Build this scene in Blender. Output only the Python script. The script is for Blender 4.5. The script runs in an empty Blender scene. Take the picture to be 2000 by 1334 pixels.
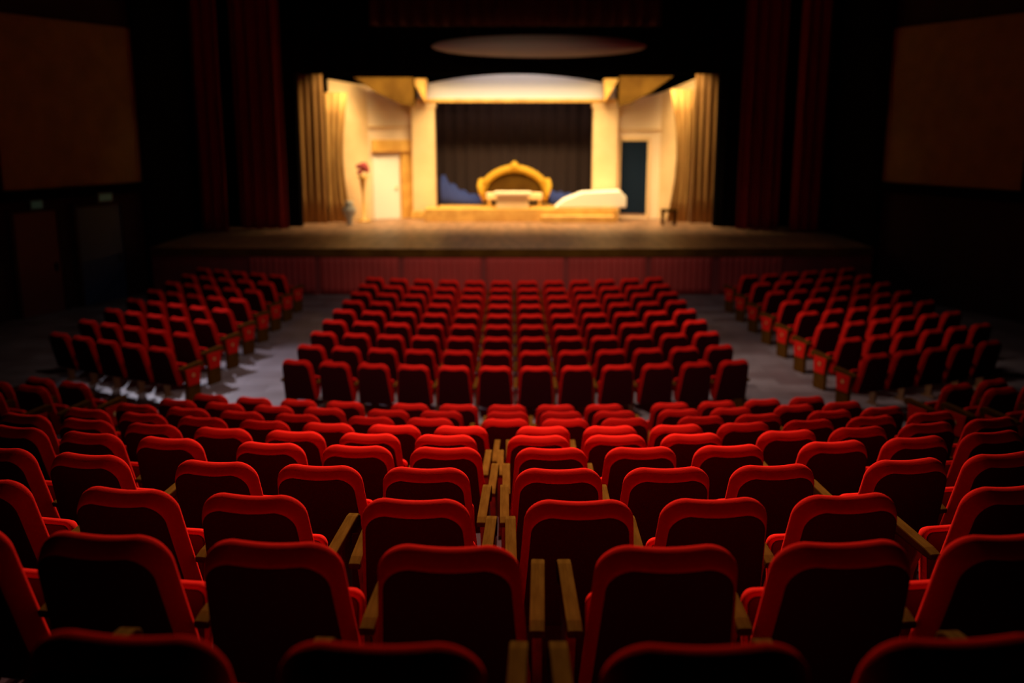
import bpy, bmesh, math, random
from mathutils import Vector, Matrix
random.seed(7)
PI = math.pi
sc = bpy.context.scene
C = sc.collection

# ------------------------------------------------------------------ camera
CZ = 4.2
cam_d = bpy.data.cameras.new('camera')
cam = bpy.data.objects.new('camera', cam_d); C.objects.link(cam)
cam.location = (0, 0, CZ)
cam.rotation_euler = (PI/2 - math.atan(417/1900.0), 0, 0)
cam_d.sensor_width = 36.0
cam_d.lens = 36.0*1900/2000
cam_d.clip_start = 0.05; cam_d.clip_end = 200
cam_d.dof.use_dof = True
cam_d.dof.focus_distance = 4.9
cam_d.dof.aperture_fstop = 1.1
sc.camera = cam

# ------------------------------------------------------------------ world, exposure
w = bpy.data.worlds.new('world'); sc.world = w; w.use_nodes = True
w.node_tree.nodes['Background'].inputs[0].default_value = (0.02, 0.015, 0.02, 1)
w.node_tree.nodes['Background'].inputs[1].default_value = 0.05
sc.view_settings.view_transform = 'Standard'
sc.view_settings.look = 'None'
sc.view_settings.gamma = 1.0
sc.view_settings.exposure = 0.0
sc.view_settings.use_curve_mapping = False

# ------------------------------------------------------------------ lights
def aim(o, tgt):
    d = Vector(tgt) - o.location
    o.rotation_euler = d.to_track_quat('-Z', 'Y').to_euler()
def spot(name, loc, tgt, power, col, deg, blend=1.0, rad=0.15):
    l = bpy.data.lights.new(name, 'SPOT'); l.energy = power; l.color = col
    l.spot_size = math.radians(deg); l.spot_blend = blend; l.shadow_soft_size = rad
    o = bpy.data.objects.new(name, l); C.objects.link(o); o.location = loc; aim(o, tgt); return o
def area(name, loc, tgt, power, col, sx, sy, spread=180):
    l = bpy.data.lights.new(name, 'AREA'); l.shape = 'RECTANGLE'; l.size = sx; l.size_y = sy
    l.energy = power; l.color = col; l.spread = math.radians(spread)
    o = bpy.data.objects.new(name, l); C.objects.link(o); o.location = loc; aim(o, tgt); return o
WARM = (1.0, 0.72, 0.42); NEUT = (1.0, 0.84, 0.68)
spot('house_spot', (-0.1, 14.6, 8.6), (0.0, 6.4, 2.2), 18000, (1, .80, .56), 33.5, 1.0, 0.12)  # soft cone edge also stands in for a vignette at the corners
spot('house_spot', (0.2, 19.5, 8.7), (0, 9.4, 1.2), 11500, (1, .80, .60), 44, 1.0, 0.15)  # added fill for the rear block's far rows outside the main cone
spot('house_spot', (-0.5, 19.0, 8.9), (0, 13.4, 0.8), 1800, (1, .80, .66), 84, 1.0, 0.2)  # added weaker spot for the front stalls
spot('aisle_spot', (-8.6, 21.5, 6.2), (-3.9, 15.2, 0), 2600, (.88, .84, 1.0), 46, 1.0, 0.12)
spot('aisle_spot', (-2.5, 16.8, 8.8), (4.9, 17.0, 0.6), 2400, (1, .78, .6), 27, 1.0, 0.15)  # added to brighten the right block's end panels from the left
spot('balcony_spot', (0, 2.0, 9.0), (0, 18.5, 0), 1500, (1, .84, .76), 50, 1.0, 0.2)  # added fill above the camera, lifts the stalls' dark backs
spot('house_spot', (0, 18.0, 9.1), (0, 17.6, 0), 750, (1, .80, .66), 125, 0.8, 0.3)  # added wide dim fill over the tops of the front stalls
spot('front_of_house_spot', (0, 3.0, 9.0), (0, 28.5, 0.9), 7500, (1, .68, .42), 28, 1.0, 0.2)
spot('wall_spot', (-3.5, 23.0, 8.6), (-9.5, 25.1, 3.0), 45, (1, .75, .4), 22, 1.0, 0.2)  # added weak fill, helps the stage glow on the left ochre panel
spot('wall_spot', (3.5, 23.0, 8.6), (9.5, 25.1, 3.0), 28, (1, .75, .4), 22, 1.0, 0.2)  # same added fill for the right ochre panel
area('stage_batten', (0, 30.95, 6.35), (0, 32.3, 1.2), 720, (1.0, .74, .38), 11.0, 0.4, 118)
area('stage_batten', (0.2, 32.5, 6.9), (0.2, 33.6, 2.2), 50, (.95, .86, .85), 4.0, 0.4)

# ------------------------------------------------------------------ materials
def mat(name, col, rough=0.6, metal=0.0, sheen=0.0, sheen_tint=(1,1,1), coat=0.0, noise=None, bump=None, emit=None, spec=None):
    m = bpy.data.materials.new(name); m.use_nodes = True
    nt = m.node_tree; b = nt.nodes['Principled BSDF']
    b.inputs['Base Color'].default_value = (*col, 1)
    b.inputs['Roughness'].default_value = rough
    b.inputs['Metallic'].default_value = metal
    if spec is not None: b.inputs['Specular IOR Level'].default_value = spec
    if sheen:
        b.inputs['Sheen Weight'].default_value = sheen
        b.inputs['Sheen Roughness'].default_value = 0.4
        b.inputs['Sheen Tint'].default_value = (*sheen_tint, 1)
    if coat: b.inputs['Coat Weight'].default_value = coat; b.inputs['Coat Roughness'].default_value = 0.15
    tc = nt.nodes.new('ShaderNodeTexCoord')
    if noise:
        col2, scale, stretch = noise
        mp = nt.nodes.new('ShaderNodeMapping'); mp.inputs['Scale'].default_value = stretch
        nz = nt.nodes.new('ShaderNodeTexNoise'); nz.inputs['Scale'].default_value = scale; nz.inputs['Detail'].default_value = 5
        rp = nt.nodes.new('ShaderNodeValToRGB')
        rp.color_ramp.elements[0].position = 0.35; rp.color_ramp.elements[1].position = 0.68
        rp.color_ramp.elements[0].color = (*col, 1); rp.color_ramp.elements[1].color = (*col2, 1)
        nt.links.new(tc.outputs['Object'], mp.inputs[0]); nt.links.new(mp.outputs[0], nz.inputs[0])
        nt.links.new(nz.outputs[0], rp.inputs[0]); nt.links.new(rp.outputs[0], b.inputs['Base Color'])
    if bump:
        sc_, st = bump
        nz = nt.nodes.new('ShaderNodeTexNoise'); nz.inputs['Scale'].default_value = sc_
        bp = nt.nodes.new('ShaderNodeBump'); bp.inputs['Strength'].default_value = st; bp.inputs['Distance'].default_value = 0.01
        nt.links.new(tc.outputs['Object'], nz.inputs[0]); nt.links.new(nz.outputs[0], bp.inputs['Height'])
        nt.links.new(bp.outputs[0], b.inputs['Normal'])
    if emit:
        b.inputs['Emission Color'].default_value = (*emit[0], 1); b.inputs['Emission Strength'].default_value = emit[1]
    return m
M = dict(
    velvet=mat('red_velvet', (0.50, 0.011, 0.0075), 0.9, bump=(260, .25), spec=.0),
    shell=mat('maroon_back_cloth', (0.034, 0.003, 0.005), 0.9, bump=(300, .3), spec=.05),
    pan=mat('dark_red_seat_pan', (0.07, 0.003, 0.005), 0.9, spec=.0),  # darker than the velvet, shade on the cushion rear put into the colour
    wood=mat('varnished_wood', (0.085, 0.033, 0.005), 0.7, spec=.0, noise=((0.058, 0.021, 0.003), 6, (12, 1.5, 1.5))),
    post=mat('dark_wood_post', (0.16, 0.065, 0.02), 0.5, noise=((0.10, 0.038, 0.012), 5, (8, 8, 1))),
    steel=mat('dark_steel', (0.02, 0.018, 0.018), 0.45, metal=.6),
    plate=mat('brass_plate', (0.75, 0.50, 0.18), 0.35, metal=.8),
    tier=mat('dark_carpet', (0.035, 0.016, 0.018), 0.95, spec=.0, noise=((0.03, 0.016, 0.02), 3, (1, 1, 1)), bump=(120, .4)),
    floor=mat('grey_vinyl_floor', (0.20, 0.165, 0.19), 0.5, noise=((0.13, 0.095, 0.105), 1.4, (1, 1, 1))),
    black=mat('matt_black', (0.005, 0.004, 0.004), 0.95, spec=.0),
    wall=mat('dark_wall', (0.030, 0.010, 0.011), 0.85, noise=((0.02, 0.008, 0.008), 1.0, (1, 1, 1)), spec=.1),
    gold_wall=mat('ochre_wall_panel', (0.24, 0.14, 0.035), 0.8, noise=((0.19, 0.11, 0.03), 2, (1, 1, 1))),
    stage=mat('stage_boards', (0.33, 0.165, 0.08), 0.5, noise=((0.17, 0.085, 0.042), 1.6, (3, .5, 1))),
    apron=mat('stage_front_cloth', (0.16, 0.012, 0.014), 0.8, noise=((0.11, 0.008, 0.010), 1.2, (1, 1, 1)), bump=(60, .3)),
    apron2=mat('stage_front_panel', (0.26, 0.016, 0.016), 0.75, noise=((0.20, 0.012, 0.012), 1.2, (1, 1, 1))),
    curtain=mat('crimson_curtain', (0.24, 0.005, 0.010), 0.8, sheen=.1, sheen_tint=(1, .1, .1)),
    valance=mat('dark_wine_cloth', (0.06, 0.002, 0.006), 0.85),  # curtain red taken darker, dimness above the opening put into the colour
    cream=mat('cream_set_wall', (0.80, 0.56, 0.28), 0.7, noise=((0.72, 0.48, 0.22), 1.2, (1, 1, 1))),
    paleset=mat('pale_plaster', (0.86, 0.66, 0.42), 0.7),
    gold=mat('gold_paint', (0.72, 0.40, 0.08), 0.5, noise=((0.55, 0.27, 0.04), 3, (1, 1, 1))),
    deepgold=mat('dark_gold_leaf', (0.46, 0.25, 0.02), 0.6, spec=.1),
    golddrape=mat('gold_drape', (0.56, 0.30, 0.075), 0.8, noise=((0.36, 0.17, 0.035), 2.5, (3, 3, .4))),
    tandrape=mat('tan_leg', (0.36, 0.17, 0.035), 0.8, noise=((0.26, 0.11, 0.02), 1.5, (3, 3, .3))),
    brown=mat('brown_timber', (0.075, 0.036, 0.006), 0.8, spec=0.0, noise=((0.045, 0.020, 0.004), 2, (1, 3, 1))),
    browncloth=mat('dark_brown_backcloth', (0.042, 0.027, 0.024), 0.9, spec=.0),
    blue=mat('blue_cloth', (0.035, 0.05, 0.17), 0.9, spec=.0),
    white=mat('white_cloth', (0.85, 0.76, 0.62), 0.7),
    header=mat('white_header', (0.70, 0.66, 0.62), 0.6),
    door=mat('dark_blue_doorway', (0.009, 0.016, 0.03), 0.8, spec=.0),
    bluedoor=mat('navy_door', (0.012, 0.03, 0.10), 0.6),
    reddoor=mat('dark_red_door', (0.10, 0.012, 0.010), 0.7),
    grey=mat('grey_acoustic_panel', (0.62, 0.62, 0.60), 0.8),  # pale tone of the light patch above the opening
    sign=mat('green_sign_face', (0.05, 0.22, 0.15), 0.4, emit=((.15, .55, .42), 0.012)),
    flower=mat('dark_red_petals', (0.30, 0.03, 0.03), 0.7),
    vase=mat('grey_blue_glaze', (0.35, 0.34, 0.30), 0.35),
)
# carpet squares in the floor material: slightly browner patches with a shape of their own
def floor_patches():
    nt = M['floor'].node_tree; b = nt.nodes['Principled BSDF']
    src = b.inputs['Base Color'].links[0].from_socket
    tc = nt.nodes.new('ShaderNodeTexCoord'); br = nt.nodes.new('ShaderNodeTexBrick')
    br.inputs['Scale'].default_value = 1.0; br.inputs['Brick Width'].default_value = .9; br.inputs['Row Height'].default_value = .45
    br.inputs['Color1'].default_value = (1, 1, 1, 1); br.inputs['Color2'].default_value = (.62, .52, .52, 1)
    br.inputs['Mortar'].default_value = (.6, .55, .55, 1); br.inputs['Mortar Size'].default_value = .008
    mx = nt.nodes.new('ShaderNodeMix'); mx.data_type = 'RGBA'; mx.blend_type = 'MULTIPLY'; mx.inputs[0].default_value = 1
    nt.links.new(tc.outputs['Object'], br.inputs[0]); nt.links.new(src, mx.inputs[6]); nt.links.new(br.outputs[0], mx.inputs[7])
    nt.links.new(mx.outputs[2], b.inputs['Base Color'])
floor_patches()

# ------------------------------------------------------------------ helpers
def mesh(name, V, F, m, smooth=False, auto=None):
    me = bpy.data.meshes.new(name); me.from_pydata([tuple(v) for v in V], [], F); me.update()
    bm = bmesh.new(); bm.from_mesh(me); bmesh.ops.recalc_face_normals(bm, faces=bm.faces); bm.to_mesh(me); bm.free()
    me.materials.append(M[m])
    if smooth: me.polygons.foreach_set('use_smooth', [True]*len(me.polygons))
    return me
def link(name, me, parent=None, loc=(0,0,0), rz=0, label=None):
    o = bpy.data.objects.new(name, me); C.objects.link(o); o.location = loc; o.rotation_euler = (0, 0, rz)
    if parent: o.parent = parent
    if label: o['label'] = label
    return o
def tag(o, label, cat, group=None, kind=None):
    o['label'] = label; o['category'] = cat
    if group: o['group'] = group
    if kind: o['kind'] = kind
    return o
def struct(o): o['kind'] = 'structure'; return o
class MB:
    def __init__(s): s.V = []; s.F = []
    def add(s, V, F):
        n = len(s.V); s.V += [tuple(v) for v in V]; s.F += [[i+n for i in f] for f in F]; return s
    def box(s, x0, x1, y0, y1, z0, z1):
        V = [(x, y, z) for z in (z0, z1) for y in (y0, y1) for x in (x0, x1)]
        return s.add(V, [(0,2,3,1), (4,5,7,6), (0,1,5,4), (2,6,7,3), (0,4,6,2), (1,3,7,5)])
    def prism(s, pts, axis, a, b):      # polygon pts extruded along axis
        def mk(p, t):
            return {'x': (t, p[0], p[1]), 'y': (p[0], t, p[1]), 'z': (p[0], p[1], t)}[axis]
        n = len(pts); V = [mk(p, a) for p in pts] + [mk(p, b) for p in pts]
        F = [list(range(n))[::-1], list(range(n, 2*n))] + [(i, (i+1) % n, n+(i+1) % n, n+i) for i in range(n)]
        return s.add(V, F)
    def lathe(s, prof, cx, cy, cz, n=20):
        V = []; F = []
        for r, z in prof:
            for k in range(n):
                a = 2*PI*k/n; V.append((cx+r*math.cos(a), cy+r*math.sin(a), cz+z))
        m = len(prof)
        for i in range(m-1):
            for k in range(n): F.append((i*n+k, i*n+(k+1) % n, (i+1)*n+(k+1) % n, (i+1)*n+k))
        F.append(list(range(n))[::-1]); F.append([(m-1)*n+k for k in range(n)])
        return s.add(V, F)
    def tube(s, pts, r, n=10):
        V = []; F = []
        for i, p in enumerate(pts):
            p = Vector(p); a = Vector(pts[max(0, i-1)]); b = Vector(pts[min(len(pts)-1, i+1)])
            t = (b-a).normalized(); u = t.cross(Vector((0, 1, 0)));
            if u.length < .1: u = t.cross(Vector((1, 0, 0)))
            u.normalize(); v = t.cross(u); rr = r[i] if isinstance(r, (list, tuple)) else r
            for k in range(n):
                q = 2*PI*k/n; V.append(p + (u*math.cos(q)+v*math.sin(q))*rr)
        for i in range(len(pts)-1):
            for k in range(n): F.append((i*n+k, i*n+(k+1) % n, (i+1)*n+(k+1) % n, (i+1)*n+k))
        F.append(list(range(n))[::-1]); F.append([(len(pts)-1)*n+k for k in range(n)])
        return s.add(V, F)
    def mesh(s, name, m, smooth=False): return mesh(name, s.V, s.F, m, smooth)
def bevel(me, w, seg=2, ang=40):
    bm = bmesh.new(); bm.from_mesh(me)
    ed = [e for e in bm.edges if len(e.link_faces) == 2 and e.calc_face_angle(0) > math.radians(ang)]
    bmesh.ops.bevel(bm, geom=ed, offset=w, segments=seg, profile=.6, affect='EDGES', clamp_overlap=True)
    bm.to_mesh(me); bm.free()
    return me

# ------------------------------------------------------------------ seat geometry
def outline(hb, ht, h0, h1, rt, rb, saddle=0.0, nseg=9):
    """closed outline (u,w): trapezoid with rounded corners, top edge slightly dipped in the middle"""
    P = []
    def arc(cx, cy, r, a0, a1, n):
        for i in range(n+1):
            a = math.radians(a0 + (a1-a0)*i/n); P.append((cx+r*math.cos(a), cy+r*math.sin(a)))
    slope = math.degrees(math.atan2(hb-ht, h1-h0))
    arc(hb-rb, h0+rb, rb, -90, slope, 5)
    for t in (.25, .5, .75): P.append((hb+(ht-hb)*t, h0+rb+(h1-h0-rb-rt)*t))
    arc(ht-rt, h1-rt, rt, slope, 90, nseg)
    for i in range(1, 8):
        t = i/8; u = (ht-rt)*(1-2*t); P.append((u, h1 - saddle*math.sin(PI*t)**1.0))
    n = len(P)
    arcs = []
    P2 = [(-u, w_) for (u, w_) in reversed(P[:n-7])]
    P += P2
    for t in (.25, .5, .75): P.append((-(hb-rb)*(1-2*t), h0))
    return P
def inset(P, d):
    n = len(P); out = []
    for i in range(n):
        a = P[i-1]; b = P[(i+1) % n]
        tx, ty = b[0]-a[0], b[1]-a[1]; L = math.hypot(tx, ty) or 1
        out.append((P[i][0]-ty/L*d, P[i][1]+tx/L*d))
    return out
def loft(P, rings, place):
    """rings: list of (t, inset); caps filled as n-gons; place(u,w,t)->xyz"""
    V = []; F = []; n = len(P)
    for t, d in rings:
        for (u, w_) in inset(P, d): V.append(place(u, w_, t))
    for r in range(len(rings)-1):
        for i in range(n): F.append((r*n+i, r*n+(i+1) % n, (r+1)*n+(i+1) % n, (r+1)*n+i))
    F.append([i for i in range(n)]); F.append([(len(rings)-1)*n+i for i in range(n)][::-1])
    return V, F
REC = math.radians(15.0)
BZ = 0.30
def back_place(u, w_, t):   # w: along the recline from the floor pivot, t: thickness towards the rear
    y = -math.sin(REC)*(w_-0.0) - math.cos(REC)*t
    z = BZ + math.cos(REC)*w_ - math.sin(REC)*t
    return (u, y + 0.06, z)
HB = 0.640
PO = outline(.266, .234, 0.0, HB, .108, .05, .011)
V, F = loft(PO, [(-.018, .10), (-.014, .05), (-.002, .018), (.012, .004), (.027, .0), (.045, .003), (.070, .011), (.092, .020), (.104, .027), (.108, .038)], back_place)
me_back = mesh('backrest', V, F, 'velvet', True)
PI_ = outline(.266-.029, .234-.027, .02, HB-.031, .088, .04, .011)
V, F = loft(PI_, [(.100, .0), (.1075, .0), (.111, .003), (.112, .010)], back_place)
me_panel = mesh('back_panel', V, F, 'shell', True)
def flat_caps(me):
    me.polygons[len(me.polygons)-1].use_smooth = False; me.polygons[len(me.polygons)-2].use_smooth = False
flat_caps(me_back); flat_caps(me_panel)
# folded-up seat cushion
TL = math.radians(8)
def cush_place(u, w_, t):
    return (u, 0.085 + math.sin(TL)*w_ + t, 0.30 + math.cos(TL)*w_)
PC = outline(.232, .236, 0.0, .315, .05, .05, 0)
V, F = loft(PC, [(0, .04), (.004, .008), (.016, 0), (.050, .006), (.075, .02), (.082, .05)], cush_place)
me_cushion = mesh('seat_cushion', V, F, 'velvet', True); flat_caps(me_cushion)
PP = inset(PC, .016)
V, F = loft(PP, [(-.006, .008), (-.006, .003), (-.002, .0), (.006, .0)], cush_place)
me_pan = mesh('seat_pan', V, F, 'pan', True); flat_caps(me_pan)  # thin sheet added to keep the cushion rear dark despite bounced red
# armrest: wooden block with a rounded hooked front, profile in (y,z)
def arm_mesh():
    prof = [(.0, .545), (.30, .562), (.375, .532), (.405, .512), (.445, .522), (.462, .560), (.455, .596), (.425, .613), (.38, .617), (.18, .602), (.0, .588), (-.06, .575), (-.055, .548)]
    mb = MB().prism(prof, 'x', -.026, .026)
    return bevel(mb.mesh('armrest', 'wood'), .007, 2)
me_arm = arm_mesh()
def post_mesh():
    mb = MB()
    mb.prism([(.10, .0), (.36, .0), (.36, .02), (.28, .05), (.30, .40), (.33, .553), (.06, .547), (.12, .40), (.16, .05), (.10, .02)], 'x', -.018, .018)
    return bevel(mb.mesh('support_post', 'post'), .004, 1)
me_post = post_mesh()
def end_panel():
    prof = [(.06, .0), (.34, .0), (.36, .03), (.36, .30), (.39, .548), (.02, .545), (.06, .34)]
    a = bevel(MB().prism(prof, 'x', -.025, .025).mesh('end_panel', 'wood'), .005, 1)
    pin = [(.085, .27), (.335, .27), (.372, .542), (.040, .538)]
    b = bevel(MB().prism(pin, 'x', .022, .036).mesh('upholstered_inset', 'velvet'), .006, 2)
    mb = MB(); n = 16; V = []; F = []
    for x in (.034, .041):
        for k in range(n): V.append((x, .20+.030*math.cos(2*PI*k/n), .43+.030*math.sin(2*PI*k/n)))
    F = [list(range(n)), list(range(n, 2*n))] + [(k, (k+1) % n, n+(k+1) % n, n+k) for k in range(n)]
    return a, b, mb.add(V, F).mesh('row_plate', 'plate')
me_end, me_inset, me_plate = end_panel()
ORD = ['', 'first', 'second', 'third', 'fourth', 'fifth', 'sixth', 'seventh', 'eighth', 'ninth', 'tenth', 'eleventh', 'twelfth', 'thirteenth', 'fourteenth', 'fifteenth', 'sixteenth', 'seventeenth', 'eighteenth']
SX = 0.2875
def seat(x, y, z, rz, label, group, left=False, endl=False, endr=False):
    r = bpy.data.objects.new('theatre_seat', None); C.objects.link(r)
    r.empty_display_size = .1
    r.location = (x, y, z); r.rotation_euler = (0, 0, rz)
    tag(r, label, 'seat', group)
    b = link('backrest', me_back, r)
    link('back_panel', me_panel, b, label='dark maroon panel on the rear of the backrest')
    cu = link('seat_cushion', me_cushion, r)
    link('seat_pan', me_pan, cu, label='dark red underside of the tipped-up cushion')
    for sgn, end, on in ((1, endr, True), (-1, endl, left)):
        if not on: continue
        link('armrest', me_arm, r, (sgn*SX, 0, 0))
        if end:
            e = link('end_panel', me_end, r, (sgn*SX, 0, 0), 0 if sgn > 0 else 0)
            if sgn < 0: e.scale = (-1, 1, 1)
            link('upholstered_inset', me_inset, e, label='red upholstered inset')
            link('row_plate', me_plate, e, label='small round brass plate')
        else:
            link('support_post', me_post, r, (sgn*SX, 0, 0))
    return r

# ------------------------------------------------------------------ rear block (nearest the camera), curved rows on steps
TOPY = 0.06 - math.sin(REC)*HB - math.cos(REC)*.05       # y of the back's top edge in seat space
TOPZ = BZ + math.cos(REC)*HB - math.sin(REC)*.05
XC = 0.1535
NEAR = [
(1.90, -1.108, 10.89, [[-1.025, -0.445], [0.277, 0.857]]),
(2.88, -1.318, 11.46, [[-2.10, -1.52, -0.94, -0.36], [0.349, 0.927, 1.505]]),
(3.84, -1.541, 12.33, [[-2.555], [-1.85, -1.272], [-0.565], [0.132, 0.71, 1.288], [2.06]]),
(4.85, -1.764, 13.35, [[-3.092, -2.514], [-1.769, -1.191, -0.613], [0.094, 0.672, 1.25], [2.01, 2.588]]),
(5.896, -2.002, 14.05, [[-3.593, -3.015, -2.437], [-1.737, -1.159, -0.581], [0.098, 0.676, 1.254], [1.961, 2.539, 3.117]]),
(6.896, -2.242, 15.09, [[-4.12, -3.542, -2.964, -2.386, -1.808, -1.23, -0.652], [0.044, 0.622, 1.2], [1.946, 2.524, 3.102, 3.68]]),
(7.905, -2.488, 15.32, [[-4.062, -3.484, -2.906, -2.328, -1.75, -1.172, -0.594], [0.11, 0.688, 1.266, 1.86, 2.452, 3.05, 3.645]]),
(8.925, -2.731, 15.62, [[-6.548, -5.97], [-4.003, -3.425, -2.847, -2.269], [-1.529, -0.951], [-0.22, 0.358, 0.936], [1.688, 2.266], [3.019, 3.597], [5.68, 6.26]]),
(9.958, -2.964, 16.22, [[-6.527, -5.949], [-3.941, -3.363, -2.785, -2.207], [-1.495, -0.917], [-0.204, 0.374, 0.952], [1.659, 2.237], [2.966, 3.544], [5.685, 6.263]]),
(11.001, -3.191, 16.33, [[-6.506, -5.928], [-3.898, -3.32, -2.742, -2.164], [-1.371, -0.793, -0.215, 0.363, 0.941], [1.735, 2.313, 2.891, 3.469], [5.66, 6.25]]),
]
NROW = ['nearest', 'second nearest', 'third nearest', 'fourth nearest', 'fifth nearest', 'sixth nearest', 'seventh nearest', 'eighth nearest', 'ninth nearest', 'tenth nearest']
for i, (D, z, R, mods) in enumerate(NEAR):
    zf = CZ + z - TOPZ
    main = [s for m in mods for s in m if abs(s) < 4.5]
    cnt = 0
    for m in mods:
        for j, s in enumerate(m):
            ph = s/R; side = abs(s) > 4.5
            tx = XC + R*math.sin(ph); ty = D + R*(1-math.cos(ph))
            x = tx - math.sin(-ph)*0 + math.sin(ph)*TOPY; y = ty - math.cos(ph)*TOPY
            if side:
                aisle = 1 if s < 0 else 0
                innermost = (j == len(m)-1) if s < 0 else (j == 0)
                lab = 'red seat past the %s side aisle, %s row, %s the aisle' % ('left' if s < 0 else 'right', NROW[i], 'right beside' if innermost else 'second from')
                seat(x, y, zf, ph, lab, 'rear block seats across the side aisles', left=(j == 0), endl=(s > 0 and j == 0), endr=(s < 0 and j == len(m)-1))
            else:
                cnt += 1
                pos = '%s from left' % ORD[cnt] if cnt > 1 else 'leftmost one'
                if cnt == len(main): pos = 'rightmost one'
                lab = 'red velvet theatre seat in the %s row of the rear block, %s' % (NROW[i], pos)
                first = (s == main[0]) and i >= 6; last = (s == main[-1]) and i >= 6
                seat(x, y, zf, ph, lab, 'rear block seats in the %s row' % NROW[i], left=(j == 0), endl=first, endr=last)

# ------------------------------------------------------------------ steps under the rear block
def arc_pts(D, R, half, n=40):
    out = []
    for k in range(n+1):
        ph = -half/R + 2*half/R*k/n
        out.append((XC+R*math.sin(ph), D+R*(1-math.cos(ph))))
    return out
terr = MB()
tiers = [(D - TOPY - .50, CZ+z-TOPZ, R) for D, z, R, _ in NEAR]      # rear edge line of each tier (behind the back)
def tier_slab(mb, D0, R0, D1, R1, ztop, half):
    a = arc_pts(D0, R0, half); b = arc_pts(D1, R1, half); n = len(a)
    V = [(x, y, ztop) for x, y in a] + [(x, y, ztop) for x, y in b] + [(x, y, -.2) for x, y in a] + [(x, y, -.2) for x, y in b]
    F = []
    for k in range(n-1):
        F += [(k, k+1, n+k+1, n+k), (2*n+k, 3*n+k, 3*n+k+1, 2*n+k+1), (n+k, n+k+1, 3*n+k+1, 3*n+k), (k, 2*n+k, 2*n+k+1, k+1)]
    F += [(0, n, 3*n, 2*n), (n-1, 3*n-1, 4*n-1, 2*n-1)]
    mb.add(V, F)
for i in range(10):
    D0, zt, R0 = tiers[i]
    if i < 9: D1, _, R1 = tiers[i+1]
    else: D1, R1 = D0+1.05, R0
    tier_slab(terr, D0-.01, R0, D1, R1, zt, min(9.2, R0*1.15) if i < 6 else 9.6)
D0, zt, R0 = tiers[0]
tier_slab(terr, -1.6, 40, D0, R0, zt+.20, 9.0)
st = link('floor_terrace', terr.mesh('floor_terrace', 'tier')); struct(st)
fl = link('floor', MB().box(-11.2, 11.2, -1.7, 25.0, -.25, 0.0).mesh('floor', 'floor')); struct(fl)

# ------------------------------------------------------------------ front stalls beyond the cross aisle
KROW = ['nearest row', 'second row', 'third row', 'fourth row', 'fifth row', 'sixth row', 'seventh row', 'eighth row', 'ninth row', 'tenth row']
for k in range(9):
    D = 13.32 + .99*k; R = 12.8 - .35*k
    for j in range(12):
        s = (j-5.5)*.586; ph = s/R
        tx = .05 + R*math.sin(ph); ty = D + R*(1-math.cos(ph))
        x = tx + math.sin(ph)*TOPY; y = ty - math.cos(ph)*TOPY
        pos = ('%s from left' % ORD[j+1]) if 0 < j < 11 else ('at left aisle' if j == 0 else 'at right aisle')
        seat(x, y, 0.0, ph, 'red seat of the front middle block, %s beyond cross aisle, %s' % (KROW[k], pos),
             'front middle block seats, %s' % KROW[k], left=(j == 0), endl=(j == 0), endr=(j == 11))
def side_block(sgn, x0, y0, dy, nrow, ang, counts, name):
    for k in range(nrow):
        n = counts[k]
        px, py = sgn*x0, y0 + dy*k
        a = ang
        for j in range(n):
            rz = sgn*math.radians(a)
            x = px + sgn*math.sin(math.radians(a))*TOPY; y = py - math.cos(math.radians(a))*TOPY
            pos = ('%s from aisle' % ORD[j+1]) if j else 'at its aisle end'
            if sgn < 0: kw = dict(left=(j == n-1), endr=(j == 0))
            else: kw = dict(left=(j == 0), endl=(j == 0))
            seat(x, y, 0.0, rz, 'red seat of the front %s block, %s beyond cross aisle, %s' % (name, KROW[k], pos),
                 'front %s block seats, %s' % (name, KROW[k]), **kw)
            a2 = a + 1.2
            px += sgn*.577*math.cos(math.radians(a2)); py += .577*math.sin(math.radians(a2)); a = a2
side_block(-1, 5.42, 14.55, 1.09, 8, 25, [5, 5, 5, 5, 5, 5, 5, 5], 'left')
side_block(1, 5.46, 14.12, 1.14, 8, 20, [5, 6, 6, 6, 6, 6, 6, 6], 'right')

# ------------------------------------------------------------------ pleated cloth helper
def pleats(x0, y0, x1, y1, zb, zt, pitch, depth, m, name, th=.03, gather=0.0, nz=6, seed=0, lean=0.0):
    rnd = random.Random(seed); L = math.hypot(x1-x0, y1-y0); n = max(12, int(L/pitch*10)); ux, uy = (x1-x0)/L, (y1-y0)/L
    V = []; F = []; ph = rnd.random()*6
    offs = []
    for i in range(n+1):
        s = L*i/n
        offs.append(depth*(math.sin(2*PI*s/pitch+ph) + .35*math.sin(2*PI*s/pitch*.37+1.7*ph)))
    for side in (0, 1):
        for k in range(nz+1):
            t = k/nz; z = zb + (zt-zb)*t
            for i in range(n+1):
                s = L*i/n; sh = 1 - gather*math.sin(PI*min(1, t*1.0))
                s2 = s*sh + lean*t
                o = offs[i]*(1-.25*t) + (th if side else 0)
                V.append((x0+ux*s2-uy*o, y0+uy*s2+ux*o, z))
    N = (n+1)*(nz+1)
    for k in range(nz):
        for i in range(n):
            a = k*(n+1)+i; F.append((a, a+1, a+n+2, a+n+1)); F.append((N+a, N+a+n+1, N+a+n+2, N+a+1))
    for i in range(n):
        F.append((i, N+i, N+i+1, i+1)); a = nz*(n+1)+i; F.append((a, a+1, N+a+1, N+a))
    for k in range(nz):
        a = k*(n+1); F.append((a, a+n+1, N+a+n+1, N+a)); b = a+n; F.append((b, N+b, N+b+n+1, b+n+1))
    return mesh(name, V, F, m, True)

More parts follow.
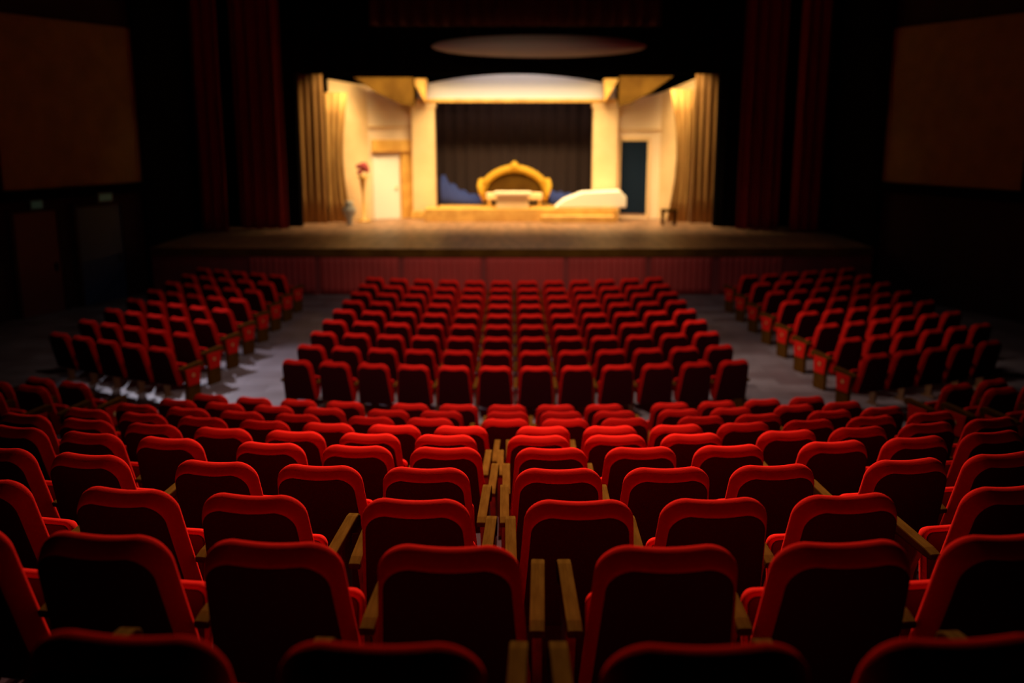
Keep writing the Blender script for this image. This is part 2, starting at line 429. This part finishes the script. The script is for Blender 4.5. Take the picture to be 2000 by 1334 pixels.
# ------------------------------------------------------------------ room shell
struct(link('ceiling', MB().box(-11.4, 11.4, -2.0, 36.8, 9.2, 9.4).mesh('ceiling', 'black')))
struct(link('wall_rear', MB().box(-11.4, 11.4, -2.1, -1.8, -.2, 9.2).mesh('wall_rear', 'wall')))
for sg, nm in ((-1, 'left'), (1, 'right')):
    struct(link('wall_'+nm, MB().box(*sorted((sg*11.2, sg*11.4)), -1.8, 21.2, -.2, 9.2).mesh('wall_'+nm, 'wall')))
    # splayed wall towards the stage: thick slab between two plan points
    a = Vector((sg*11.2, 21.2)); b = Vector((sg*9.35, 25.4)); d = (b-a).normalized(); nrm = Vector((d.y, -d.x))*(-sg if False else 1)
    if nrm.x*sg < 0: nrm = -nrm
    q = [a, b, b+nrm*.2, a+nrm*.2]
    struct(link('wall_splay_'+nm, MB().prism([(p.x, p.y) for p in q], 'z', -.2, 9.2).mesh('wall_splay', 'wall')))
    # ochre panel above a ledge
    def on(t, off): p = a + (b-a)*t - nrm*off; return (p.x, p.y)
    q = [on(.05, .0), on(.93, .0), on(.93, .06), on(.05, .06)]
    o = link('wall_panel', MB().prism(q, 'z', 2.86, 6.6).mesh('wall_panel', 'gold_wall'))
    tag(o, 'dim ochre panel high on the splayed %s wall above the doors' % nm, 'wall panel', 'ochre wall panels')
    q = [on(0, .0), on(.97, .0), on(.97, .22), on(0, .22)]
    struct(link('trim_1' if sg < 0 else 'trim_2', MB().prism(q, 'z', 2.62, 2.84).mesh('trim', 'black')))
    q = [on(.93, .0), on(1.0, .0), on(1.0, .14), on(.93, .14)]
    struct(link('trim_3' if sg < 0 else 'trim_4', MB().prism(q, 'z', 0, 9.2).mesh('trim', 'black')))
    if sg < 0:
        for t0, t1, mt, nn in ((.08, .34, 'reddoor', 1), (.46, .76, 'bluedoor', 2)):
            q = [on(t0, .0), on(t1, .0), on(t1, .05), on(t0, .05)]
            dd = struct(link('door_%d' % nn, bevel(MB().prism(q, 'z', 0, 2.35).mesh('door', mt), .01, 1)))
            dt = .025
            mb = MB()
            for u0, u1, z0, z1 in ((t0-dt, t0, 0, 2.42), (t1, t1+dt, 0, 2.42), (t0-dt, t1+dt, 2.35, 2.45)):
                mb.prism([on(u0, 0), on(u1, 0), on(u1, .08), on(u0, .08)], 'z', z0, z1)
            link('door_frame', mb.mesh('door_frame', 'wall'), dd)
            hx = t1-.04
            link('door_handle', MB().prism([on(hx, .05), on(hx+.012, .05), on(hx+.012, .10), on(hx, .10)], 'z', .95, 1.15).mesh('door_handle', 'steel'), dd)
        for t0, t1, z0, lab in ((.56, .66, 2.44, 'dim green emergency sign above the navy door'), (.14, .22, 2.40, 'dim green emergency sign above the dark red door')):
            s_ = link('emergency_sign', bevel(MB().prism([on(t0, .235), on(t1, .235), on(t1, .30), on(t0, .30)], 'z', z0+.02, z0+.24).mesh('emergency_sign', 'steel'), .008, 1))
            tag(s_, lab, 'sign', 'emergency signs')
            link('sign_face', MB().prism([on(t0+.008, .302), on(t1-.008, .302), on(t1-.008, .306), on(t0+.008, .306)], 'z', z0+.05, z0+.21).mesh('sign_face', 'sign'), s_)
# stage platform with slightly bowed front
def bow(x): return 24.62 + .0035*x*x
xs = [-9.3 + 18.6*i/40 for i in range(41)]
P = [(x, bow(x)) for x in xs]
struct(link('floor_stage', MB().prism(P + [(9.3, 36.6), (-9.3, 36.6)], 'z', 1.06, 1.2).mesh('floor_stage', 'stage')))
struct(link('wall_stage_front', MB().prism([(x, y+.06) for x, y in P] + [(9.3, 26.0), (-9.3, 26.0)], 'z', -.1, 1.06).mesh('wall_stage_front', 'apron')))
mb = MB(); mb.prism([(x, y-.03) for x, y in P] + [(x, y+.02) for x, y in P[::-1]], 'z', 1.0, 1.2)
struct(link('trim_5', mb.mesh('trim', 'brown')))
PANX = [(-6.7, -5.05), (-4.9, -2.9), (-2.75, -.8), (-.65, 1.3), (1.45, 3.4), (3.55, 5.1), (5.3, 6.9)]
for j, (xa, xb) in enumerate(PANX):
    me = pleats(xa, bow(xa)-.02, xb, bow(xb)-.02, .05, .98, .16, .018, 'apron2', 'stage_skirt', .02, seed=j)
    tag(link('stage_skirt', me), 'pleated red cloth panel hung on the stage front, %s from left' % ORD[j+1], 'stage skirt', 'red cloth panels on the stage front')
# proscenium
PY = 30.3
struct(link('wall_proscenium_left', MB().box(-11.4, -6.55, PY, PY+.4, 1.2, 9.2).mesh('wall', 'black')))
struct(link('wall_proscenium_right', MB().box(6.28, 11.4, PY, PY+.4, 1.2, 9.2).mesh('wall', 'black')))
struct(link('wall_proscenium_top', MB().box(-6.55, 6.28, PY, PY+.4, 5.80, 9.2).mesh('wall', 'black')))
struct(link('wall_stage_rear', MB().box(-9.3, 9.3, 36.6, 36.8, 1.2, 9.2).mesh('wall', 'black')))
for sg, nm in ((-1, 'left'), (1, 'right')):
    struct(link('wall_wing_'+nm, MB().box(*sorted((sg*9.3, sg*9.5)), 25.4, 36.6, -.2, 9.2).mesh('wall', 'black')))
# house curtains, drawn aside
def drape(x0, x1, y, zb, zt, pitch, depth, m, name, label, cat, grp=None, seed=0, **kw):
    o = link(name, pleats(x0, y, x1, y, zb, zt, pitch, depth, m, name, seed=seed, **kw)); tag(o, label, cat, grp); return o
drape(-8.2, -6.75, 29.45, 1.22, 9.1, .34, .10, 'curtain', 'stage_curtain', 'crimson stage curtain drawn to the left of the lit opening', 'curtain', 'crimson house curtains', 1)
drape(6.75, 8.0, 29.45, 1.22, 9.1, .34, .10, 'curtain', 'stage_curtain', 'crimson stage curtain drawn to the right of the lit opening', 'curtain', 'crimson house curtains', 2)
drape(-9.2, -8.4, 28.9, 1.22, 9.1, .30, .08, 'curtain', 'side_curtain', 'dark red curtain at the far left end of the stage', 'curtain', 'outer stage curtains', 3)
drape(8.25, 9.1, 28.9, 1.22, 9.1, .30, .08, 'curtain', 'side_curtain', 'dark red curtain at the far right end of the stage', 'curtain', 'outer stage curtains', 4)
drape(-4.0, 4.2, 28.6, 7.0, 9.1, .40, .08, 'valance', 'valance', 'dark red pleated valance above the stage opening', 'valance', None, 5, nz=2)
drape(-7.6, 7.6, 29.9, 5.86, 9.1, .6, .03, 'black', 'black_border', 'black cloth border masking the top of the opening', 'border', None, 6, nz=2)
# lens-shaped sheet standing in for a patch of light above the opening
V = []; F = []; n = 48; m_ = 6
for i in range(n+1):
    t = -1+2*i/n; h = .30*math.sqrt(max(0.0, 1-t*t))+.004
    for j in range(m_+1):
        u = -1+2*j/m_
        V.append((.75+3.0*t, 28.2-.25*math.cos(u*PI/2)*math.sqrt(max(0, 1-t*t)), 6.42+h*u))
for i in range(n):
    for j in range(m_): a = i*(m_+1)+j; F.append((a, a+1, a+m_+2, a+m_+1))
nn = len(V); V += [(x, 28.24, z) for x, y, z in V]
F += [[nn+q for q in f[::-1]] for f in F]
ap = link('acoustic_reflector', mesh('acoustic_reflector', V, F, 'grey', True)); tag(ap, 'grey lens-shaped acoustic reflector hanging above the stage opening', 'acoustic panel')
for x in (-1.2, 2.7): link('hanging_wire', MB().tube([(x, 28.2, 6.55), (x, 28.2, 9.2)], .012, 6).mesh('hanging_wire', 'steel'), ap)  # wires added to carry the light-patch sheet

# ------------------------------------------------------------------ stage set
SF = 1.2
def plan_wall(p, q, z0, zt0, zt1, th, m, name):      # wall between plan points with sloping top
    p = Vector(p); q = Vector(q); d = (q-p).normalized(); nr = Vector((-d.y, d.x))*th
    V = [(p.x, p.y, z0), (q.x, q.y, z0), (q.x, q.y, zt1), (p.x, p.y, zt0)]
    V += [(x+nr.x, y+nr.y, z) for x, y, z in V]
    return mesh(name, V, [(0,1,2,3), (7,6,5,4), (0,4,5,1), (1,5,6,2), (2,6,7,3), (3,7,4,0)], m)
# left set wall: an angled cream flat with cornice, doorcase and bright door
L = bpy.data.objects.new('set_wall', None); C.objects.link(L); L.location = (0, 0, 0)
tag(L, 'cream scenery wall at the left of the set with a gold-framed door', 'scenery')
link('flat', plan_wall((-5.85, 32.0), (-4.75, 32.9), SF, 5.72, 5.55, .08, 'cream', 'flat'), L)
link('flat', plan_wall((-4.75, 32.9), (-3.25, 33.5), SF, 5.55, 4.98, .08, 'paleset', 'flat'), L)
def along(p, q, t, off=0, ):
    p = Vector(p); q = Vector(q); d = (q-p).normalized(); nr = Vector((-d.y, d.x)); r = p+(q-p)*t - nr*off; return (r.x, r.y)
A_, B_ = (-4.75, 32.9), (-3.25, 33.5)
def wallbox(p, q, t0, t1, off0, off1, z0, z1, m, name, par, label=None, bv=.01):
    pts = [along(p, q, t0, off0), along(p, q, t1, off0), along(p, q, t1, off1), along(p, q, t0, off1)]
    return link(name, bevel(MB().prism(pts, 'z', z0, z1).mesh(name, m), bv, 1), par, label=label)
dr = wallbox(A_, B_, .06, .62, .0, .07, SF, 3.30, 'white', 'door', L, 'pale cream door')
wallbox(A_, B_, .66, .90, .0, .12, SF, 3.45, 'gold', 'door_jamb', L, 'gold door jamb')
wallbox(A_, B_, .04, .96, .0, .20, 3.42, 3.82, 'gold', 'door_lintel', L, 'gold door lintel')
wallbox(A_, B_, .0, 1.0, .0, .06, 4.2, 4.28, 'cream', 'picture_rail', L)
link('door_knob', MB().lathe([(.01, 0), (.04, .01), (.045, .04), (.02, .07)], along(A_, B_, .55, .1)[0], along(A_, B_, .55, .1)[1], 2.2, 10).mesh('door_knob', 'plate'), dr)
R_ = bpy.data.objects.new('set_wall', None); C.objects.link(R_)
tag(R_, 'cream scenery wall on the right of the set with a dark doorway', 'scenery')
C_, D_ = (3.55, 33.5), (4.95, 33.1); E_ = (5.80, 31.95)
link('flat', plan_wall(C_, D_, SF, 5.00, 5.35, .08, 'paleset', 'flat'), R_)
link('flat', plan_wall(D_, E_, SF, 5.35, 5.72, .08, 'cream', 'flat'), R_)
wallbox(C_, D_, .10, .72, .0, .05, SF+.15, 3.78, 'door', 'doorway', R_, 'dark blue doorway')
mb = MB()
for t0, t1, z0, z1 in ((.05, .10, SF, 3.86), (.72, .77, SF, 3.86), (.05, .77, 3.78, 3.90)):
    pts = [along(C_, D_, t0, 0), along(C_, D_, t1, 0), along(C_, D_, t1, .09), along(C_, D_, t0, .09)]; mb.prism(pts, 'z', z0, z1)
link('door_frame', mb.mesh('door_frame', 'cream'), R_)
wallbox(C_, D_, .0, 1.0, .0, .06, 4.1, 4.18, 'cream', 'picture_rail', R_)
# pillars
def pillar(x0, x1, y, z1, lab):
    r = bpy.data.objects.new('set_pillar', None); C.objects.link(r); r.location = ((x0+x1)/2, y, SF)
    tag(r, lab, 'pillar', 'cream set pillars'); w_ = (x1-x0)/2; h = z1-SF
    link('shaft', bevel(MB().box(-w_, w_, -.25, .25, .25, h-.2).mesh('shaft', 'cream'), .03, 2), r)
    link('plinth', bevel(MB().box(-w_-.06, w_+.06, -.31, .31, 0, .25).mesh('plinth', 'gold'), .02, 1), r, label='gold plinth')
    link('capital', bevel(MB().box(-w_-.05, w_+.05, -.30, .30, h-.2, h).mesh('capital', 'cream'), .03, 2), r)
pillar(-3.34, -2.57, 33.3, 5.05, 'cream pillar left of the dark brown backcloth')
pillar(2.70, 3.52, 33.3, 5.05, 'cream pillar right of the dark brown backcloth')
# white arched header over the opening
V = []; F = []; n = 30
for i in range(n+1):
    t = i/n; x = -3.1+6.5*t; zt = 5.50+.42*math.sin(PI*t)**.7
    V += [(x, 33.0, 5.07), (x, 33.0, zt), (x, 33.5, zt), (x, 33.5, 5.07)]
for i in range(n):
    for j in range(4): a = 4*i+j; b = 4*i+(j+1) % 4; F.append((a, b, b+4, a+4))
F += [(0, 1, 2, 3), (4*n+3, 4*n+2, 4*n+1, 4*n)]
hd = link('set_header', mesh('set_header', V, F, 'header')); tag(hd, 'white arched header spanning the two set pillars', 'header')
link('moulding', bevel(MB().box(-3.15, 3.45, 32.93, 33.0, 5.02, 5.14).mesh('moulding', 'gold'), .01, 1), hd, label='gold moulding')
# brown sloping ceiling pieces left and right
def wedge(pts, y0, y1, lab):
    o = link('set_ceiling_beam', bevel(MB().prism(pts, 'y', y0, y1).mesh('set_ceiling_beam', 'brown'), .01, 1)); tag(o, lab, 'ceiling beam', 'brown set ceiling pieces'); return o
wedge([(-5.0, 5.76), (-3.12, 5.76), (-3.12, 4.86), (-3.5, 4.92), (-4.3, 5.28)], 31.8, 32.25, 'brown timber ceiling wedge above the gold-framed door')
wedge([(5.1, 5.80), (3.40, 5.80), (3.40, 4.86), (3.8, 4.96), (4.4, 5.30)], 31.8, 32.25, 'brown timber ceiling wedge above the dark doorway')
for sx in (-3.0, 3.2):
    o = link('set_corbel', bevel(MB().prism([(sx-.25, 5.75), (sx+.25, 5.75), (sx+.2*(1 if sx < 0 else -1), 5.0)], 'y', 32.27, 32.92).mesh('set_corbel', 'gold'), .02, 1))
    tag(o, 'gold corbel beside the white header, %s side' % ('left' if sx < 0 else 'right'), 'corbel', 'gold corbels')
# backcloth
drape(-3.0, 3.1, 35.2, SF, 5.5, .42, .05, 'browncloth', 'backcloth', 'dark brown pleated backcloth at the rear of the set', 'backcloth', None, 8)
# gold drapes and legs
drape(-6.75, -5.95, 31.5, SF, 6.1, .22, .035, 'tandrape', 'leg_curtain', 'tan leg curtain at the left edge of the set', 'curtain', 'tan leg curtains', 9)
drape(5.75, 6.6, 31.5, SF, 6.1, .22, .035, 'tandrape', 'leg_curtain', 'tan leg curtain at the right edge of the set', 'curtain', 'tan leg curtains', 10)
drape(-5.95, -5.2, 31.75, SF+.02, 5.3, .22, .045, 'golddrape', 'gold_drape', 'gold drape hanging left of the gold-framed door', 'drape', 'gold drapes', 11, gather=.28)
drape(5.75, 5.0, 31.75, SF+.02, 5.4, .20, .045, 'golddrape', 'gold_drape', 'gold drape gathered right of the dark doorway', 'drape', 'gold drapes', 12, gather=.35)
drape(6.3, 7.0, 30.0, SF+.02, 6.0, .3, .05, 'black', 'masking_curtain', 'black leg curtain between opening and right crimson curtain', 'curtain', None, 13)
# riser
rs = link('stage_riser', bevel(MB().box(-2.85, 3.45, 31.9, 32.92, SF, 1.62).box(-2.48, 2.6, 32.92, 34.4, SF, 1.62).mesh('stage_riser', 'gold'), .02, 2)); tag(rs, 'low gold-painted riser across the middle of the set', 'riser')
link('riser_step', bevel(MB().box(.95, 3.3, 31.6, 31.9, SF, 1.42).mesh('riser_step', 'gold'), .02, 1), rs)
# cream pedestal box
pb = bpy.data.objects.new('pedestal', None); C.objects.link(pb); pb.location = (.02, 32.2, 1.62)
tag(pb, 'cream box pedestal on the riser before the gold settee', 'pedestal')
link('body', bevel(MB().box(-.52, .52, -.25, .25, 0, .44).mesh('body', 'cream'), .02, 2), pb)
link('top', bevel(MB().box(-.60, .60, -.31, .31, .44, .54).mesh('top', 'paleset'), .02, 2), pb)
# gold arched settee
se = bpy.data.objects.new('arched_settee', None); C.objects.link(se); se.location = (.08, 33.4, 1.62)
tag(se, 'gold settee with an arched back in the centre of the set', 'settee')
arch = [(-1.05+2.1*i/24, 0, .62+.62*math.sin(PI*i/24)**.6) for i in range(25)]
link('back_rim', MB().tube([(-1.08, 0, .35)]+arch+[(1.08, 0, .35)], [.10]+[.13]*25+[.10], 10).mesh('back_rim', 'deepgold', True), se)
prof = [(x, z) for x, y, z in arch]
link('back', MB().prism([(-1.0, .2)]+prof+[(1.0, .2)], 'y', .02, .12).mesh('back', 'brown'), se, label='brown back padding')
link('seat', bevel(MB().box(-.95, .95, -.55, .0, .22, .45).mesh('seat', 'cream'), .06, 3), se, label='cream seat')
for sx in (-1, 1):
    link('arm', MB().tube([(sx*1.0, .0, .80), (sx*1.12, -.2, .82), (sx*1.14, -.45, .70), (sx*1.1, -.55, .45), (sx*1.0, -.5, .2)], [.10, .12, .12, .09, .07], 10).mesh('arm', 'deepgold', True), se)
    for yy in (-.48, .0): link('leg', MB().lathe([(.03, 0), (.05, .05), (.035, .12), (.06, .26)], sx*.85, yy, 0, 10).mesh('leg', 'gold', True), se)
link('crest', MB().lathe([(.02, -.1), (.16, -.05), (.2, .05), (.1, .16), (.02, .22)], 0, 0, 1.27, 14).mesh('crest', 'deepgold', True), se)
# blue cloth heaps
def heap(x0, x1, y, z0, hfun, m, name, label, cat, grp=None, dp=.5):
    V = []; F = []; n = 26; mm = 8
    for i in range(n+1):
        t = i/n; x = x0+(x1-x0)*t; h = hfun(t)
        for j in range(mm+1):
            a = PI*j/mm; wob = 1+.10*math.sin(9*t*3+j*1.3)
            V.append((x, y-dp*math.cos(a), z0+max(.0, h*math.sin(a)*wob)))
    for i in range(n):
        for j in range(mm): a = i*(mm+1)+j; F.append((a, a+1, a+mm+2, a+mm+1))
        F.append((i*(mm+1), (i+1)*(mm+1), (i+1)*(mm+1)+mm, i*(mm+1)+mm))
    F += [list(range(mm+1)), [n*(mm+1)+j for j in range(mm+1)][::-1]]
    o = link(name, mesh(name, V, F, m, True)); tag(o, label, cat, grp); return o
heap(-2.45, -1.0, 34.0, 1.62, lambda t: .75*(1-t)**2+.30, 'blue', 'blue_cloth', 'blue cloth heaped beside the left pillar', 'cloth', 'blue cloth heaps', .35)
heap(1.3, 2.5, 34.0, 1.62, lambda t: .45*(1-.3*t), 'blue', 'blue_cloth', 'blue cloth heaped right of the gold settee', 'cloth', 'blue cloth heaps', .35)
# long table under white cloth, its left end sloping
tb = link('covered_table', bevel(MB().prism([(1.40, 1.64), (3.75, 1.64), (3.75, 1.98), (3.55, 2.20), (2.3, 2.14), (1.7, 1.90)], 'y', 32.1, 32.9).mesh('covered_table', 'white'), .05, 3))
tag(tb, 'long low table under a white cloth at the right of the riser', 'table')
# vase, flowers, stool
vs = link('vase', MB().lathe([(.10, 0), (.12, .03), (.07, .12), (.20, .38), (.22, .50), (.10, .66), (.14, .74)], -5.15, 30.95, SF, 18).mesh('vase', 'vase', True)); tag(vs, 'grey urn on the stage floor before the left gold drape', 'vase')
fw = bpy.data.objects.new('flower_stand', None); C.objects.link(fw); fw.location = (-4.85, 32.0, SF); tag(fw, 'tall gold stand topped with dark red flowers by the door', 'flower stand')
link('stand', MB().lathe([(.22, 0), (.20, .05), (.05, .12), (.04, .9), (.10, 1.35), (.18, 1.5)], 0, 0, 0, 14).mesh('stand', 'gold', True), fw)
rnd = random.Random(3)
for k in range(9):
    a = rnd.random()*6.28; r = rnd.random()*.16; z = 1.58+rnd.random()*.30
    link('flower_head', MB().lathe([(.01, -.08), (.07, -.05), (.10, .0), (.07, .06), (.01, .08)], r*math.cos(a), r*math.sin(a), z, 9).mesh('flower_head', 'flower', True), fw)
sl = bpy.data.objects.new('stool', None); C.objects.link(sl); sl.location = (4.95, 30.85, SF); tag(sl, 'small brown stool on the stage floor by the right drape', 'stool')
link('seat', bevel(MB().box(-.24, .24, -.2, .2, .42, .50).mesh('seat', 'brown'), .02, 2), sl)
for sx in (-1, 1):
    for sy in (-1, 1): link('leg', bevel(MB().box(sx*.19-.03, sx*.19+.03, sy*.15-.03, sy*.15+.03, 0, .42).mesh('leg', 'brown'), .006, 1), sl)
